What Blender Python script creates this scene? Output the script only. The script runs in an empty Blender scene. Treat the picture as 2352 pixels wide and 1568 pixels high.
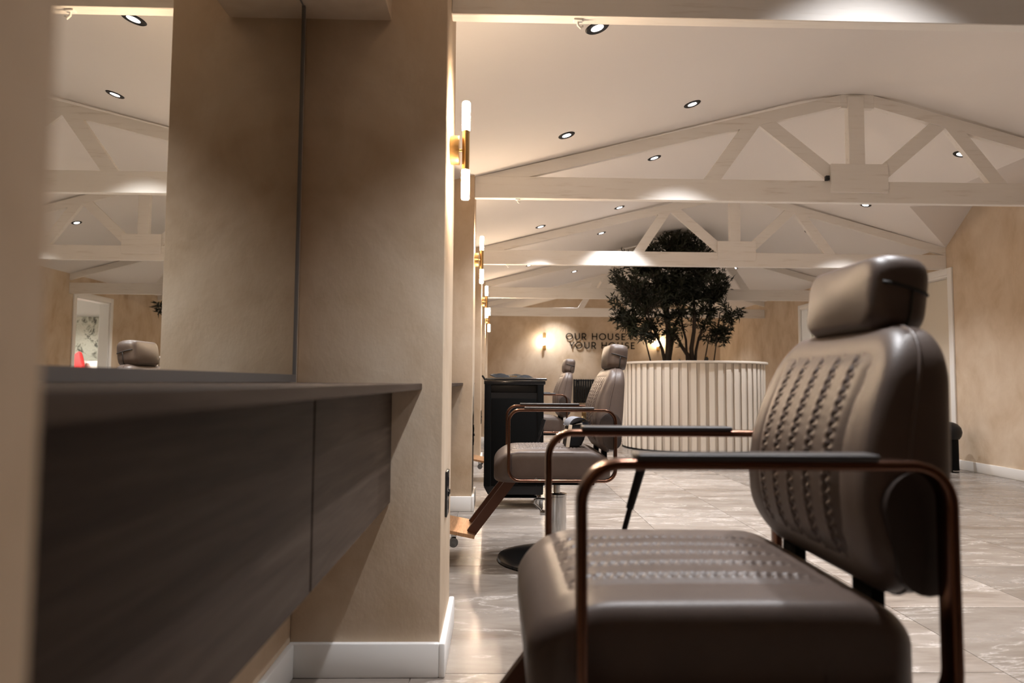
import bpy, bmesh, math, random
from mathutils import Vector, Matrix
R = math.radians
PI = math.pi
sc = bpy.context.scene
C = sc.collection

# ------------------------------------------------------------------ camera, world, exposure
cam_d = bpy.data.cameras.new('camera')
cam = bpy.data.objects.new('camera', cam_d)
C.objects.link(cam)
sc.camera = cam
cam_d.sensor_width = 36.0
cam_d.lens = 24.0
cam_d.clip_start = 0.02
cam.matrix_world = (Matrix.Translation((0, 0, 0.87)) @ Matrix.Rotation(R(-1.3), 4, 'Z')
                    @ Matrix.Rotation(R(93.43), 4, 'X') @ Matrix.Rotation(R(0.42), 4, 'Z'))
cam_d.dof.use_dof = True
cam_d.dof.focus_distance = 3.6
cam_d.dof.aperture_fstop = 3.1

w = bpy.data.worlds.new('world')
sc.world = w
w.use_nodes = True
w.node_tree.nodes['Background'].inputs[0].default_value = (1.0, 0.9, 0.8, 1)
w.node_tree.nodes['Background'].inputs[1].default_value = 0.0

sc.view_settings.view_transform = 'Standard'
sc.view_settings.look = 'None'
sc.view_settings.gamma = 1.0
sc.view_settings.use_curve_mapping = False
sc.view_settings.exposure = 0.24
SPOT_W = 138.0
SPOT_COL = (0.96, 0.965, 1.0)
WARM = (1.0, 0.76, 0.53)
TUBE_E = 380.0

# ------------------------------------------------------------------ helpers
def new_obj(name, me, parent=None, mat=None, loc=None):
    o = bpy.data.objects.new(name, me)
    C.objects.link(o)
    if parent is not None:
        o.parent = parent
    if loc is not None:
        o.location = loc
    if mat is not None and me is not None:
        me.materials.append(mat)
    return o

def bm_obj(name, bm, mat, parent=None, smooth=None, loc=None):
    me = bpy.data.meshes.new(name)
    bmesh.ops.recalc_face_normals(bm, faces=bm.faces)
    bm.to_mesh(me)
    bm.free()
    if smooth is not None:
        me.shade_smooth()
        if smooth < 179:
            me.set_sharp_from_angle(angle=R(smooth))
    return new_obj(name, me, parent, mat, loc)

def empty(name, loc=(0, 0, 0), rz=0):
    o = new_obj(name, None)
    o.empty_display_size = 0.1
    o.location = loc
    o.rotation_euler = (0, 0, rz)
    return o

def tag(o, label, cat, group=None, kind=None):
    o['label'] = label
    o['category'] = cat
    if group:
        o['group'] = group
    if kind:
        o['kind'] = kind
    return o

def struct(o, label=None):
    o['kind'] = 'structure'
    if label:
        o['label'] = label
    return o

def box(bm, x0, x1, y0, y1, z0, z1, bevel=0.0, seg=2):
    vs = [bm.verts.new(p) for p in ((x0, y0, z0), (x1, y0, z0), (x1, y1, z0), (x0, y1, z0),
                                    (x0, y0, z1), (x1, y0, z1), (x1, y1, z1), (x0, y1, z1))]
    fs = [bm.faces.new([vs[i] for i in q]) for q in
          ((3, 2, 1, 0), (4, 5, 6, 7), (0, 1, 5, 4), (1, 2, 6, 5), (2, 3, 7, 6), (3, 0, 4, 7))]
    if bevel > 0:
        es = list({e for f in fs for e in f.edges})
        bmesh.ops.bevel(bm, geom=es, offset=bevel, segments=seg, profile=0.5, affect='EDGES')
    return vs

def boxo(name, x0, x1, y0, y1, z0, z1, mat, parent=None, bevel=0.0, seg=2, smooth=None):
    bm = bmesh.new()
    box(bm, x0, x1, y0, y1, z0, z1, bevel, seg)
    return bm_obj(name, bm, mat, parent, 40 if (bevel and smooth is None) else smooth)

def frame_of(t):
    t = t.normalized()
    up = Vector((0, 0, 1)) if abs(t.z) < 0.95 else Vector((1, 0, 0))
    a = t.cross(up).normalized()
    return a, a.cross(t).normalized()

def tube(bm, pts, rad, n=10, cap=True, closed=False):
    pts = [Vector(p) for p in pts]
    rads = rad if isinstance(rad, (list, tuple)) else [rad] * len(pts)
    rings = []
    m = len(pts)
    pa = None
    for i, p in enumerate(pts):
        if closed:
            t = pts[(i + 1) % m] - pts[i - 1]
        else:
            t = pts[min(i + 1, m - 1)] - pts[max(i - 1, 0)]
        if pa is None:
            a, b = frame_of(t)
        else:
            tn = t.normalized()
            a = (pa - tn * pa.dot(tn)).normalized()
            b = a.cross(tn)
        pa = a
        rings.append([bm.verts.new(p + (a * math.cos(2 * PI * k / n) + b * math.sin(2 * PI * k / n)) * rads[i]) for k in range(n)])
    rng = range(m if closed else m - 1)
    for i in rng:
        r0, r1 = rings[i], rings[(i + 1) % m]
        for k in range(n):
            bm.faces.new((r0[k], r0[(k + 1) % n], r1[(k + 1) % n], r1[k]))
    if cap and not closed:
        bm.faces.new(rings[0])
        bm.faces.new(rings[-1][::-1])

def lathe(bm, prof, n=32, axis='Z', center=(0, 0, 0)):
    """prof: (r, h) pairs; revolves about an axis through center."""
    cx, cy, cz = center
    rings = []
    for r, hgt in prof:
        ring = []
        if r < 1e-6:
            p = {'Z': (cx, cy, cz + hgt), 'X': (cx + hgt, cy, cz), 'Y': (cx, cy + hgt, cz)}[axis]
            ring = [bm.verts.new(p)]
        else:
            for k in range(n):
                a = 2 * PI * k / n
                u, v = r * math.cos(a), r * math.sin(a)
                p = {'Z': (cx + u, cy + v, cz + hgt), 'X': (cx + hgt, cy + u, cz + v), 'Y': (cx + u, cy + hgt, cz + v)}[axis]
                ring.append(bm.verts.new(p))
        rings.append(ring)
    for i in range(len(rings) - 1):
        a, b = rings[i], rings[i + 1]
        for k in range(n):
            k2 = (k + 1) % n
            if len(a) == 1 and len(b) > 1:
                bm.faces.new((a[0], b[k], b[k2]))
            elif len(b) == 1 and len(a) > 1:
                bm.faces.new((a[k], b[0], a[k2]))
            elif len(a) > 1:
                bm.faces.new((a[k], a[k2], b[k2], b[k]))
    if len(rings[0]) > 1:
        bm.faces.new(rings[0])
    if len(rings[-1]) > 1:
        bm.faces.new(rings[-1])

def beam_between(bm, p, q, width, y0, y1):
    """rectangular bar in an x-z plane from p to q (x, z)."""
    p = Vector((p[0], 0, p[1])); q = Vector((q[0], 0, q[1]))
    d = (q - p).normalized()
    n = Vector((-d.z, 0, d.x)) * width / 2
    vs = []
    for y in (y0, y1):
        for c in (p - n, q - n, q + n, p + n):
            vs.append(bm.verts.new((c.x, y, c.z)))
    for f in ((0, 1, 2, 3), (7, 6, 5, 4), (0, 4, 5, 1), (1, 5, 6, 2), (2, 6, 7, 3), (3, 7, 4, 0)):
        bm.faces.new([vs[i] for i in f])

def sweep_flat(bm, pts, wy, th, closed=True):
    """flat bar (wide in y, thin in-plane) swept along a path in the x-z plane."""
    m = len(pts)
    sec = []
    r = th * 0.32
    for sx, sy in ((1, 1), (-1, 1), (-1, -1), (1, -1)):
        for k in range(3):
            a0 = {(1, 1): 0, (-1, 1): 90, (-1, -1): 180, (1, -1): 270}[(sx, sy)]
            a = R(a0 + 45 * k)
            sec.append((sx * (th / 2 - r) + r * math.cos(a), sy * (wy / 2 - r) + r * math.sin(a)))
    rings = []
    for i in range(m):
        p = Vector(pts[i])
        t = (Vector(pts[(i + 1) % m]) - Vector(pts[i - 1])) if closed else (Vector(pts[min(i + 1, m - 1)]) - Vector(pts[max(i - 1, 0)]))
        t.normalize()
        n = Vector((t.z, 0, -t.x))
        rings.append([bm.verts.new(p + n * a + Vector((0, b, 0))) for a, b in sec])
    k = len(sec)
    for i in range(m if closed else m - 1):
        a, b = rings[i], rings[(i + 1) % m]
        for j in range(k):
            bm.faces.new((a[j], a[(j + 1) % k], b[(j + 1) % k], b[j]))
    if not closed:
        bm.faces.new(rings[0]); bm.faces.new(rings[-1])

def rrect(x0, x1, z0, z1, r, seg=8):
    out = []
    for cx, cz, a0 in ((x1 - r, z1 - r, 0), (x0 + r, z1 - r, 90), (x0 + r, z0 + r, 180), (x1 - r, z0 + r, 270)):
        for k in range(seg + 1):
            a = R(a0 + 90 * k / seg)
            out.append((cx + r * math.cos(a), cz + r * math.sin(a)))
    return out

def copy_tree(o, parent=None):
    c = o.copy()
    C.objects.link(c)
    c.parent = parent
    for ch in list(o.children):
        copy_tree(ch, c)
    return c

# ------------------------------------------------------------------ materials
def mat_base(name, col, rough=0.5, metal=0.0, spec=0.5, coat=0.0):
    m = bpy.data.materials.new(name)
    m.use_nodes = True
    b = m.node_tree.nodes['Principled BSDF']
    b.inputs['Base Color'].default_value = (*col, 1)
    b.inputs['Roughness'].default_value = rough
    b.inputs['Metallic'].default_value = metal
    b.inputs['Specular IOR Level'].default_value = spec
    b.inputs['Coat Weight'].default_value = coat
    return m

def nd(m, typ, **kw):
    n = m.node_tree.nodes.new(typ)
    for k, v in kw.items():
        setattr(n, k, v)
    return n

def lk(m, a, b):
    m.node_tree.links.new(a, b)

def ramp(m, fac, stops):
    r = nd(m, 'ShaderNodeValToRGB')
    el = r.color_ramp.elements
    while len(el) > len(stops):
        el.remove(el[-1])
    while len(el) < len(stops):
        el.new(0.5)
    for e, (p, c) in zip(el, stops):
        e.position = p
        e.color = (*c, 1)
    lk(m, fac, r.inputs[0])
    return r.outputs[0]

def noise(m, vec, scale, detail=4, rough=0.6, dist=0.0):
    n = nd(m, 'ShaderNodeTexNoise')
    n.inputs['Scale'].default_value = scale
    n.inputs['Detail'].default_value = detail
    n.inputs['Roughness'].default_value = rough
    n.inputs['Distortion'].default_value = dist
    lk(m, vec, n.inputs['Vector'])
    return n.outputs[0]

def mapping(m, scale=(1, 1, 1), src='Position', rot=(0, 0, 0)):
    if src == 'Position':
        out = nd(m, 'ShaderNodeNewGeometry').outputs['Position']
    else:
        out = nd(m, 'ShaderNodeTexCoord').outputs['Object']
    mp = nd(m, 'ShaderNodeMapping')
    mp.inputs['Scale'].default_value = scale
    mp.inputs['Rotation'].default_value = rot
    lk(m, out, mp.inputs[0])
    return mp.outputs[0]

def bump(m, hgt, strength, dist=0.01):
    b = nd(m, 'ShaderNodeBump')
    b.inputs['Strength'].default_value = strength
    b.inputs['Distance'].default_value = dist
    lk(m, hgt, b.inputs['Height'])
    lk(m, b.outputs[0], m.node_tree.nodes['Principled BSDF'].inputs['Normal'])

def set_col(m, out):
    lk(m, out, m.node_tree.nodes['Principled BSDF'].inputs['Base Color'])

M = {}
# limewashed plaster: cloudy, brushed downwards
m = M['plaster'] = mat_base('limewash_plaster', (0.6, 0.48, 0.34), 0.85, spec=0.25)
n1 = noise(m, mapping(m, (1.5, 1.5, 1.1)), 1.2, 5, 0.55, 0.8)
n2 = noise(m, mapping(m, (2.6, 2.6, 1.7)), 2.0, 4, 0.6, 0.6)
mx = nd(m, 'ShaderNodeMix', data_type='FLOAT')
mx.inputs[0].default_value = 0.38
lk(m, n1, mx.inputs[2]); lk(m, n2, mx.inputs[3])
set_col(m, ramp(m, mx.outputs[0], [(0.34, (0.485, 0.360, 0.240)), (0.5, (0.605, 0.478, 0.350)), (0.66, (0.69, 0.572, 0.442))]))
bump(m, noise(m, mapping(m, (14, 14, 9)), 3.0, 5), 0.12, 0.01)
# painted ceiling and woodwork
m = M['white'] = mat_base('ceiling_paint', (0.80, 0.757, 0.722), 0.8, spec=0.2)
bump(m, noise(m, mapping(m), 60, 3), 0.03, 0.005)
m = M['timber_white'] = mat_base('white_painted_timber', (0.82, 0.78, 0.73), 0.55, spec=0.35)
g = noise(m, mapping(m, (2.2, 30, 30)), 1.6, 4, 0.6)
set_col(m, ramp(m, g, [(0.28, (0.70, 0.64, 0.57)), (0.42, (0.81, 0.765, 0.71)), (0.8, (0.83, 0.79, 0.74))]))
bump(m, g, 0.15, 0.004)
M['trim'] = mat_base('white_satin_trim', (0.83, 0.81, 0.78), 0.35, spec=0.5)
M['grout'] = mat_base('pale_grout', (0.62, 0.57, 0.51), 0.8)
# marbled porcelain tile
m = M['tile'] = mat_base('marbled_porcelain', (0.4, 0.36, 0.31), 0.22, spec=0.5)
geo = nd(m, 'ShaderNodeNewGeometry').outputs['Position']
oi = nd(m, 'ShaderNodeObjectInfo')
va = nd(m, 'ShaderNodeVectorMath', operation='MULTIPLY_ADD')
cmb = nd(m, 'ShaderNodeCombineXYZ')
lk(m, oi.outputs['Random'], cmb.inputs[0]); lk(m, oi.outputs['Random'], cmb.inputs[1]); lk(m, oi.outputs['Random'], cmb.inputs[2])
va.inputs[1].default_value = (17, 31, 9)
lk(m, cmb.outputs[0], va.inputs[0]); lk(m, geo, va.inputs[2])
mp = nd(m, 'ShaderNodeMapping'); mp.inputs['Scale'].default_value = (1.1, 4.2, 1); mp.inputs['Rotation'].default_value = (0, 0, R(8))
lk(m, va.outputs[0], mp.inputs[0])
nb = noise(m, mp.outputs[0], 1.3, 8, 0.66, 0.3)
base = ramp(m, nb, [(0.3, (0.165, 0.133, 0.108)), (0.5, (0.262, 0.225, 0.193)), (0.7, (0.345, 0.305, 0.270))])
nv = noise(m, mp.outputs[0], 0.8, 9, 0.62, 0.35)
sub = nd(m, 'ShaderNodeMath', operation='SUBTRACT'); sub.inputs[1].default_value = 0.5; lk(m, nv, sub.inputs[0])
ab = nd(m, 'ShaderNodeMath', operation='ABSOLUTE'); lk(m, sub.outputs[0], ab.inputs[0])
vein = ramp(m, ab.outputs[0], [(0.0, (0.8, 0.8, 0.8)), (0.006, (0.22, 0.22, 0.22)), (0.02, (0, 0, 0))])
mixc = nd(m, 'ShaderNodeMix', data_type='RGBA')
lk(m, vein, mixc.inputs[0]); lk(m, base, mixc.inputs[6]); mixc.inputs[7].default_value = (0.52, 0.48, 0.44, 1)
hs = nd(m, 'ShaderNodeMix', data_type='RGBA', blend_type='MULTIPLY'); hs.inputs[0].default_value = 1.0
rr = ramp(m, oi.outputs['Random'], [(0, (0.80, 0.80, 0.80)), (1, (1.08, 1.07, 1.06))])
lk(m, mixc.outputs[2], hs.inputs[6]); lk(m, rr, hs.inputs[7])
set_col(m, hs.outputs[2])
rg = ramp(m, nb, [(0.3, (0.20, 0.20, 0.20)), (0.7, (0.30, 0.30, 0.30))])
lk(m, rg, m.node_tree.nodes['Principled BSDF'].inputs['Roughness'])
# leathers
def leather(name, a, b, rough):
    m = mat_base(name, a, rough, spec=0.4)
    v = nd(m, 'ShaderNodeTexVoronoi'); v.inputs['Scale'].default_value = 420
    lk(m, mapping(m, src='Object'), v.inputs['Vector'])
    nn = noise(m, mapping(m, src='Object'), 9, 4)
    set_col(m, ramp(m, nn, [(0.3, a), (0.7, b)]))
    bump(m, v.outputs['Distance'], 0.18, 0.001)
    return m
M['leather'] = leather('taupe_leather', (0.080, 0.058, 0.048), (0.102, 0.076, 0.064), 0.42)
M['leather_dark'] = leather('dark_brown_leather', (0.030, 0.021, 0.017), (0.042, 0.030, 0.025), 0.5)
M['seam'] = mat_base('seam_thread', (0.02, 0.016, 0.014), 0.7)
m = M['bronze'] = mat_base('brushed_bronze', (0.18, 0.092, 0.062), 0.22, metal=1.0)
bump(m, noise(m, mapping(m, (90, 90, 90), 'Object'), 3, 2), 0.03, 0.001)
M['bronze_dark'] = mat_base('dark_bronze_bar', (0.10, 0.05, 0.035), 0.38, metal=0.9)
m = M['foot'] = mat_base('brushed_copper_plate', (0.55, 0.32, 0.17), 0.33, metal=1.0)
nn = noise(m, mapping(m, (60, 4, 4), 'Object'), 3, 3)
set_col(m, ramp(m, nn, [(0.3, (0.42, 0.22, 0.11)), (0.7, (0.66, 0.42, 0.24))]))
M['pad'] = mat_base('armrest_pad', (0.035, 0.031, 0.031), 0.45)
M['chrome'] = mat_base('chrome', (0.50, 0.50, 0.50), 0.12, metal=1.0)
M['black'] = mat_base('black_plastic', (0.007, 0.007, 0.008), 0.45, spec=0.3)
M['black_matte'] = mat_base('black_matte', (0.005, 0.005, 0.005), 0.7, spec=0.06)
M['black_gloss'] = mat_base('black_gloss', (0.012, 0.012, 0.013), 0.15)
m = M['cape'] = mat_base('black_nylon_cape', (0.012, 0.013, 0.016), 0.65, spec=0.2)
bump(m, noise(m, mapping(m, src='Object'), 40, 4), 0.25, 0.004)
M['rubber'] = mat_base('grey_rubber', (0.10, 0.095, 0.09), 0.6)
m = M['brass'] = mat_base('brushed_brass', (0.72, 0.49, 0.22), 0.26, metal=1.0)
bump(m, noise(m, mapping(m, (40, 40, 300), 'Object'), 2, 2), 0.04, 0.001)
m = M['laminate'] = mat_base('grey_brown_oak_laminate', (0.17, 0.125, 0.1), 0.55, spec=0.2)
g = noise(m, mapping(m, (40, 1.6, 26)), 1.5, 5, 0.65, 0.4)
set_col(m, ramp(m, g, [(0.32, (0.036, 0.023, 0.017)), (0.55, (0.062, 0.043, 0.032)), (0.72, (0.084, 0.062, 0.048))]))
bump(m, g, 0.08, 0.002)
M['mirror'] = mat_base('silvered_mirror', (0.86, 0.85, 0.80), 0.0, metal=1.0)
M['mirror_frame'] = mat_base('dark_grey_mirror_rail', (0.16, 0.15, 0.145), 0.45, metal=0.4)
m = M['slat'] = mat_base('cream_painted_slat', (0.76, 0.69, 0.60), 0.5, spec=0.35)
bump(m, noise(m, mapping(m, (30, 30, 2)), 2, 3), 0.05, 0.003)
M['desk_core'] = mat_base('cream_desk_core', (0.60, 0.53, 0.45), 0.6)
m = M['leaf'] = mat_base('olive_leaf', (0.02, 0.024, 0.012), 0.5, spec=0.3)  # backlit shade of the crown is put into this dark leaf colour
oi2 = noise(m, mapping(m), 3.0, 2)
set_col(m, ramp(m, oi2, [(0.35, (0.010, 0.012, 0.007)), (0.65, (0.030, 0.034, 0.018))]))
m = M['bark'] = mat_base('dark_bark', (0.035, 0.024, 0.018), 0.85)
bump(m, noise(m, mapping(m, (30, 30, 8)), 3, 4), 0.5, 0.01)
M['soil'] = mat_base('dark_soil', (0.03, 0.022, 0.016), 0.95)
M['cream'] = mat_base('cream_piping', (0.70, 0.58, 0.45), 0.5)
M['suede'] = mat_base('blue_grey_suede', (0.17, 0.18, 0.21), 0.8)
M['tan'] = mat_base('brown_strap', (0.10, 0.05, 0.032), 0.5)
M['red'] = mat_base('red_cushion_fabric', (0.80, 0.045, 0.045), 0.8)
M['linen'] = mat_base('white_linen', (0.78, 0.74, 0.68), 0.85)
M['grey_fabric'] = mat_base('grey_headboard_fabric', (0.45, 0.43, 0.40), 0.9)
m = M['marble_art'] = mat_base('grey_marbled_print', (0.5, 0.5, 0.44), 0.5)
na = noise(m, mapping(m), 3.2, 8, 0.72, 2.2)
set_col(m, ramp(m, na, [(0.40, (0.10, 0.10, 0.085)), (0.455, (0.42, 0.42, 0.35)), (0.53, (0.60, 0.60, 0.52)), (0.7, (0.50, 0.50, 0.43))]))
M['room_white'] = mat_base('back_room_paint', (0.78, 0.77, 0.75), 0.8)
M['door'] = mat_base('cream_door_paint', (0.74, 0.67, 0.56), 0.45)

def emit(name, col, strength):
    m = bpy.data.materials.new(name)
    m.use_nodes = True
    b = m.node_tree.nodes['Principled BSDF']
    b.inputs['Base Color'].default_value = (0.9, 0.9, 0.9, 1)
    b.inputs['Emission Color'].default_value = (*col, 1)
    b.inputs['Emission Strength'].default_value = strength
    return m
M['tube'] = emit('glowing_glass_tube', WARM, TUBE_E)
M['bulb'] = emit('glowing_bulb', (1.0, 0.80, 0.56), 120)
M['led'] = emit('led_lens', (0.93, 0.96, 1.0), 12)

# ------------------------------------------------------------------ the room shell
XE, XB, XR = -0.162, -0.604, 4.85         # pilaster ends, bay wall, right wall
Y0, Y1 = -5.0, 14.7                        # wall behind the camera, far wall
RX, RZ = 2.57, 3.01
SL, SR = 0.256, 0.285
RC = 0.45
def zceil(x):
    d = x - RX
    sl = SL if d < 0 else SR
    d = abs(d)
    sm = (SL + SR) / 2
    if d >= RC:
        return RZ - sl * d
    c0 = RZ - sm * RC / 2
    return c0 - (c0 - (RZ - sl * RC)) * (d / RC) ** 2

# floor: grout bed + porcelain tiles 0.6 x 1.2, half bond
fl = struct(boxo('floor', -0.75, 9.2, Y0 - 0.1, Y1 + 0.1, -0.14, -0.008, M['grout']), 'pale marbled porcelain tile floor')
bm = bmesh.new()
box(bm, -0.2985, 0.2985, -0.5985, 0.5985, -0.012, 0.0)
tile_me = bpy.data.meshes.new('tile'); bmesh.ops.recalc_face_normals(bm, faces=bm.faces); bm.to_mesh(tile_me); bm.free()
tile_me.materials.append(M['tile'])
rnd = random.Random(3)
x = 0.355 - 0.6 * 2 + 0.3
col = 0
while x - 0.3 < XR:
    y = Y0 - 0.1 + (0.6 if col % 2 else 0.0)
    while y - 0.6 < Y1:
        t = new_obj('tile', tile_me, fl)
        t.location = (x, y, 0)
        if rnd.random() < 0.5:
            t.rotation_euler = (0, 0, PI)
        y += 1.2
    x += 0.6
    col += 1

# left wall with its pilasters and the soffits over the bays
wl = struct(boxo('wall_left', -0.78, XB, Y0, Y1, 0, 2.35, M['plaster']), 'beige limewashed plaster wall with pilasters')
PIL = [(-0.17, 0.25), (2.085, 2.5), (4.68, 5.09), (7.18, 7.59), (9.7, 10.1), (12.2, 12.6)]
for a, b in PIL:
    struct(boxo('wall_pilaster', XB, XE, a, b, 0, 2.34, M['plaster'], bevel=0.004, seg=2), 'beige plaster pilaster between the styling bays')
BAYS = [(PIL[i][1], PIL[i + 1][0]) for i in range(5)]
for a, b in BAYS:
    struct(boxo('wall_soffit', XB, -0.338, a, b, 2.0, 2.3, M['plaster']), 'plaster soffit over a mirror bay')
wf = struct(boxo('wall_back', -0.78, XR + 0.14, Y1, Y1 + 0.15, 0, 3.1, M['plaster']), 'beige plaster end wall carrying the lettering')
struct(boxo('wall_front', -0.78, XR + 0.14, Y0 - 0.15, Y0, 0, 3.1, M['plaster']))
# right wall, pierced by two doorways
D1 = (7.17, 7.99)
D2 = (9.87, 10.73)
DT = 2.06
bm = bmesh.new()
for a, b in ((Y0, D1[0]), (D1[1], D2[0]), (D2[1], Y1)):
    box(bm, XR, XR + 0.14, a, b, 0, 3.1)
for a, b in (D1, D2):
    box(bm, XR, XR + 0.14, a, b, DT, 3.1)
struct(bm_obj('wall_right', bm, M['plaster']), 'beige limewashed plaster wall with two doorways')

# ceiling: two slopes with a narrow flat ridge and a raised strip by the right wall
bm = bmesh.new()
def poly(pts):
    bm.faces.new([bm.verts.new(p) for p in pts])
ya, yb = Y0 - 0.1, Y1 + 0.1
xl = -0.78
xs = [xl] + [RX - RC + RC * k / 8 for k in range(17)]
cv = [(bm.verts.new((x_, ya, zceil(x_))), bm.verts.new((x_, yb, zceil(x_)))) for x_ in xs]
for p_, q_ in zip(cv, cv[1:]):
    bm.faces.new((p_[0], q_[0], q_[1], p_[1]))
xv, yv = 4.0, 6.45
zw = RZ - SR * (XR - RX)
V0 = (XR, 7.2, zw)
VA = (XR, 6.75, 2.72)
VB = (xv, yv, zceil(xv))
xo = XR + 0.1
zo = RZ - SR * (xo - RX)
rv = [bm.verts.new(p) for p in ((xv, ya, zceil(xv)), VB, V0, (xo, 7.2, zo), (xo, yb, zo))]
bm.faces.new([cv[-1][0]] + rv + [cv[-1][1]])
poly([V0, VB, VA])
poly([VB, (xv, ya, zceil(xv)), (XR, ya, 2.72), VA])
struct(bm_obj('ceiling', bm, M['white'], smooth=12), 'white pitched ceiling')

# baseboards
bm = bmesh.new()
T, H = 0.018, 0.1
def skirt(x0, x1, y0, y1, ht=H):
    box(bm, x0, x1, y0, y1, 0, ht, bevel=0.005, seg=2)
for i, (a, b) in enumerate(PIL):
    skirt(XE - 0.001, XE + T, a - T, b + T)
    skirt(XB, XE, a - T, a + 0.001)
    skirt(XB, XE, b - 0.001, b + T)
for a, b in BAYS:
    skirt(XB - 0.001, XB + T, a + T, b - T)
skirt(XB - 0.001, XB + T, PIL[-1][1] + T, Y1)
skirt(XB - 0.001, XB + T, Y0, PIL[0][0] - T)
struct(bm_obj('baseboard_left', bm, M['trim'], smooth=40), 'white baseboard around the pilasters')
bm = bmesh.new()
for a, b in ((Y0, D1[0] - 0.07), (D1[1] + 0.07, D2[0] - 0.07), (D2[1] + 0.07, Y1)):
    skirt(XR - T, XR + 0.001, a, b)
struct(bm_obj('baseboard_right', bm, M['trim'], smooth=40), 'white baseboard along the right wall')
bm = bmesh.new()
skirt(XB, XR - T, Y1 - T, Y1 + 0.001, 0.13)
struct(bm_obj('baseboard_back', bm, M['trim'], smooth=40), 'white baseboard along the far wall')

# doors
def architrave(name, a, b, label, leaf_label=None):
    e = struct(empty(name, (XR, (a + b) / 2, 0)), label)
    e['kind'] = 'structure'
    cy = (a + b) / 2
    wd = 0.07
    bm = bmesh.new()
    for xs in ((-0.02, 0.0), (0.14, 0.16)):
        box(bm, xs[0], xs[1], a - wd - cy, a - cy, 0, DT + wd, 0.004)
        box(bm, xs[0], xs[1], b - cy, b + wd - cy, 0, DT + wd, 0.004)
        box(bm, xs[0], xs[1], a - cy, b - cy, DT, DT + wd, 0.004)
    bm_obj('architrave', bm, M['trim'], e, 40)
    bm = bmesh.new()
    box(bm, 0, 0.14, a - cy, a - cy + 0.02, 0, DT)
    box(bm, 0, 0.14, b - cy - 0.02, b - cy, 0, DT)
    box(bm, 0, 0.14, a - cy + 0.02, b - cy - 0.02, DT - 0.02, DT)
    bm_obj('door_lining', bm, M['trim'], e)
    return e
d1 = architrave('door_1', *D1, 'white framed cream door in the right wall')
cy = sum(D1) / 2
lf = boxo('door_leaf', 0.09, 0.13, D1[0] - cy + 0.022, D1[1] - cy - 0.022, 0.005, DT - 0.022, M['door'], d1, bevel=0.002)
bm = bmesh.new()
lathe(bm, [(0.0, 0.0), (0.025, 0.0), (0.025, 0.008), (0.009, 0.01), (0.009, 0.045), (0.0, 0.045)], 16, 'X', (0.045, D1[1] - cy - 0.09, 1.0))
tube(bm, [(0.05, D1[1] - cy - 0.09, 1.0), (0.05, D1[1] - cy - 0.2, 1.0)], 0.008, 10)
bm_obj('door_handle', bm, M['brass'], lf, 60)
architrave('door_2', *D2, 'white framed open doorway to the back room')

# back room seen through the open doorway
bx0, bx1, by0, by1 = XR + 0.14, 9.0, 8.8, 13.6
bm = bmesh.new()
box(bm, bx1, bx1 + 0.1, by0, by1, 0, 2.45)
box(bm, bx0, bx1, by1, by1 + 0.1, 0, 2.45)
box(bm, bx0, bx1, by0 - 0.1, by0, 0, 2.45)
struct(bm_obj('wall_back_room', bm, M['room_white']), 'white walls of the back room')
struct(boxo('ceiling_back_room', bx0, bx1, by0, by1, 2.42, 2.5, M['room_white']))
boxx = struct(boxo('floor_back_room', bx0, bx1, by0, by1, -0.006, 0.0, M['grout']))

# ------------------------------------------------------------------ roof trusses
TR = [(2.25, 2.115), (4.72, 2.16), (7.2, 2.123), (9.7, 2.075), (12.2, 2.063)]
TLAB = ['white timber roof truss nearest the camera, crossing the top of the picture',
        'white roof truss with king post and gusset, second from the camera',
        'white roof truss crossing in front of the tree crown, third from the camera',
        'white roof truss just behind the tree, fourth from the camera',
        'white roof truss farthest away, just before the lettered end wall']
TH = 0.05
for i, (ty, tz) in enumerate(TR):
    e = tag(empty('roof_truss', (0, ty, tz)), TLAB[i], 'roof truss', 'white roof trusses')
    tm = M['timber_white']
    boxo('tie_beam', XE, XR, 0, TH, 0, 0.155, tm, e, bevel=0.003, seg=1)
    def zc(x):
        return zceil(x) - tz - 0.002
    for xa, xb in ((XE, RX - 0.12), (RX + 0.12, XR)):
        bm = bmesh.new()
        vs = []
        for y in (0.004, TH - 0.002):
            for x_, dz in ((xa, -0.085), (xb, -0.085), (xb, 0), (xa, 0)):
                vs.append(bm.verts.new((x_, y, zc(x_) + dz)))
        for f in ((0, 1, 2, 3), (7, 6, 5, 4), (0, 4, 5, 1), (1, 5, 6, 2), (2, 6, 7, 3), (3, 7, 4, 0)):
            bm.faces.new([vs[k] for k in f])
        bm_obj('rafter', bm, tm, e)
    boxo('ridge_block', RX - 0.12, RX + 0.12, 0.002, TH - 0.004, zc(RX) - 0.10, zc(RX), tm, e, bevel=0.002, seg=1)
    boxo('king_post', RX - 0.075, RX + 0.04, -0.012, TH - 0.004, 0.27, zc(RX) - 0.015, tm, e, bevel=0.003, seg=1)
    for p, q, ys in (((1.50, 0.13), (1.83, zc(1.83) - 0.07), 0.0), ((1.88, zc(1.88) - 0.07), (2.42, 0.17), 0.008),
                     ((2.69, 0.17), (3.19, zc(3.19) - 0.07), 0.008), ((3.24, zc(3.24) - 0.07), (3.60, 0.13), 0.0)):
        bm = bmesh.new()
        beam_between(bm, p, q, 0.098, ys + 0.003, TH - 0.003 - ys)
        bm_obj('strut', bm, tm, e)
    boxo('gusset_plate', RX - 0.21, RX + 0.20, -0.018, 0.0, 0.07, 0.275, tm, e, bevel=0.002, seg=1)

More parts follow.
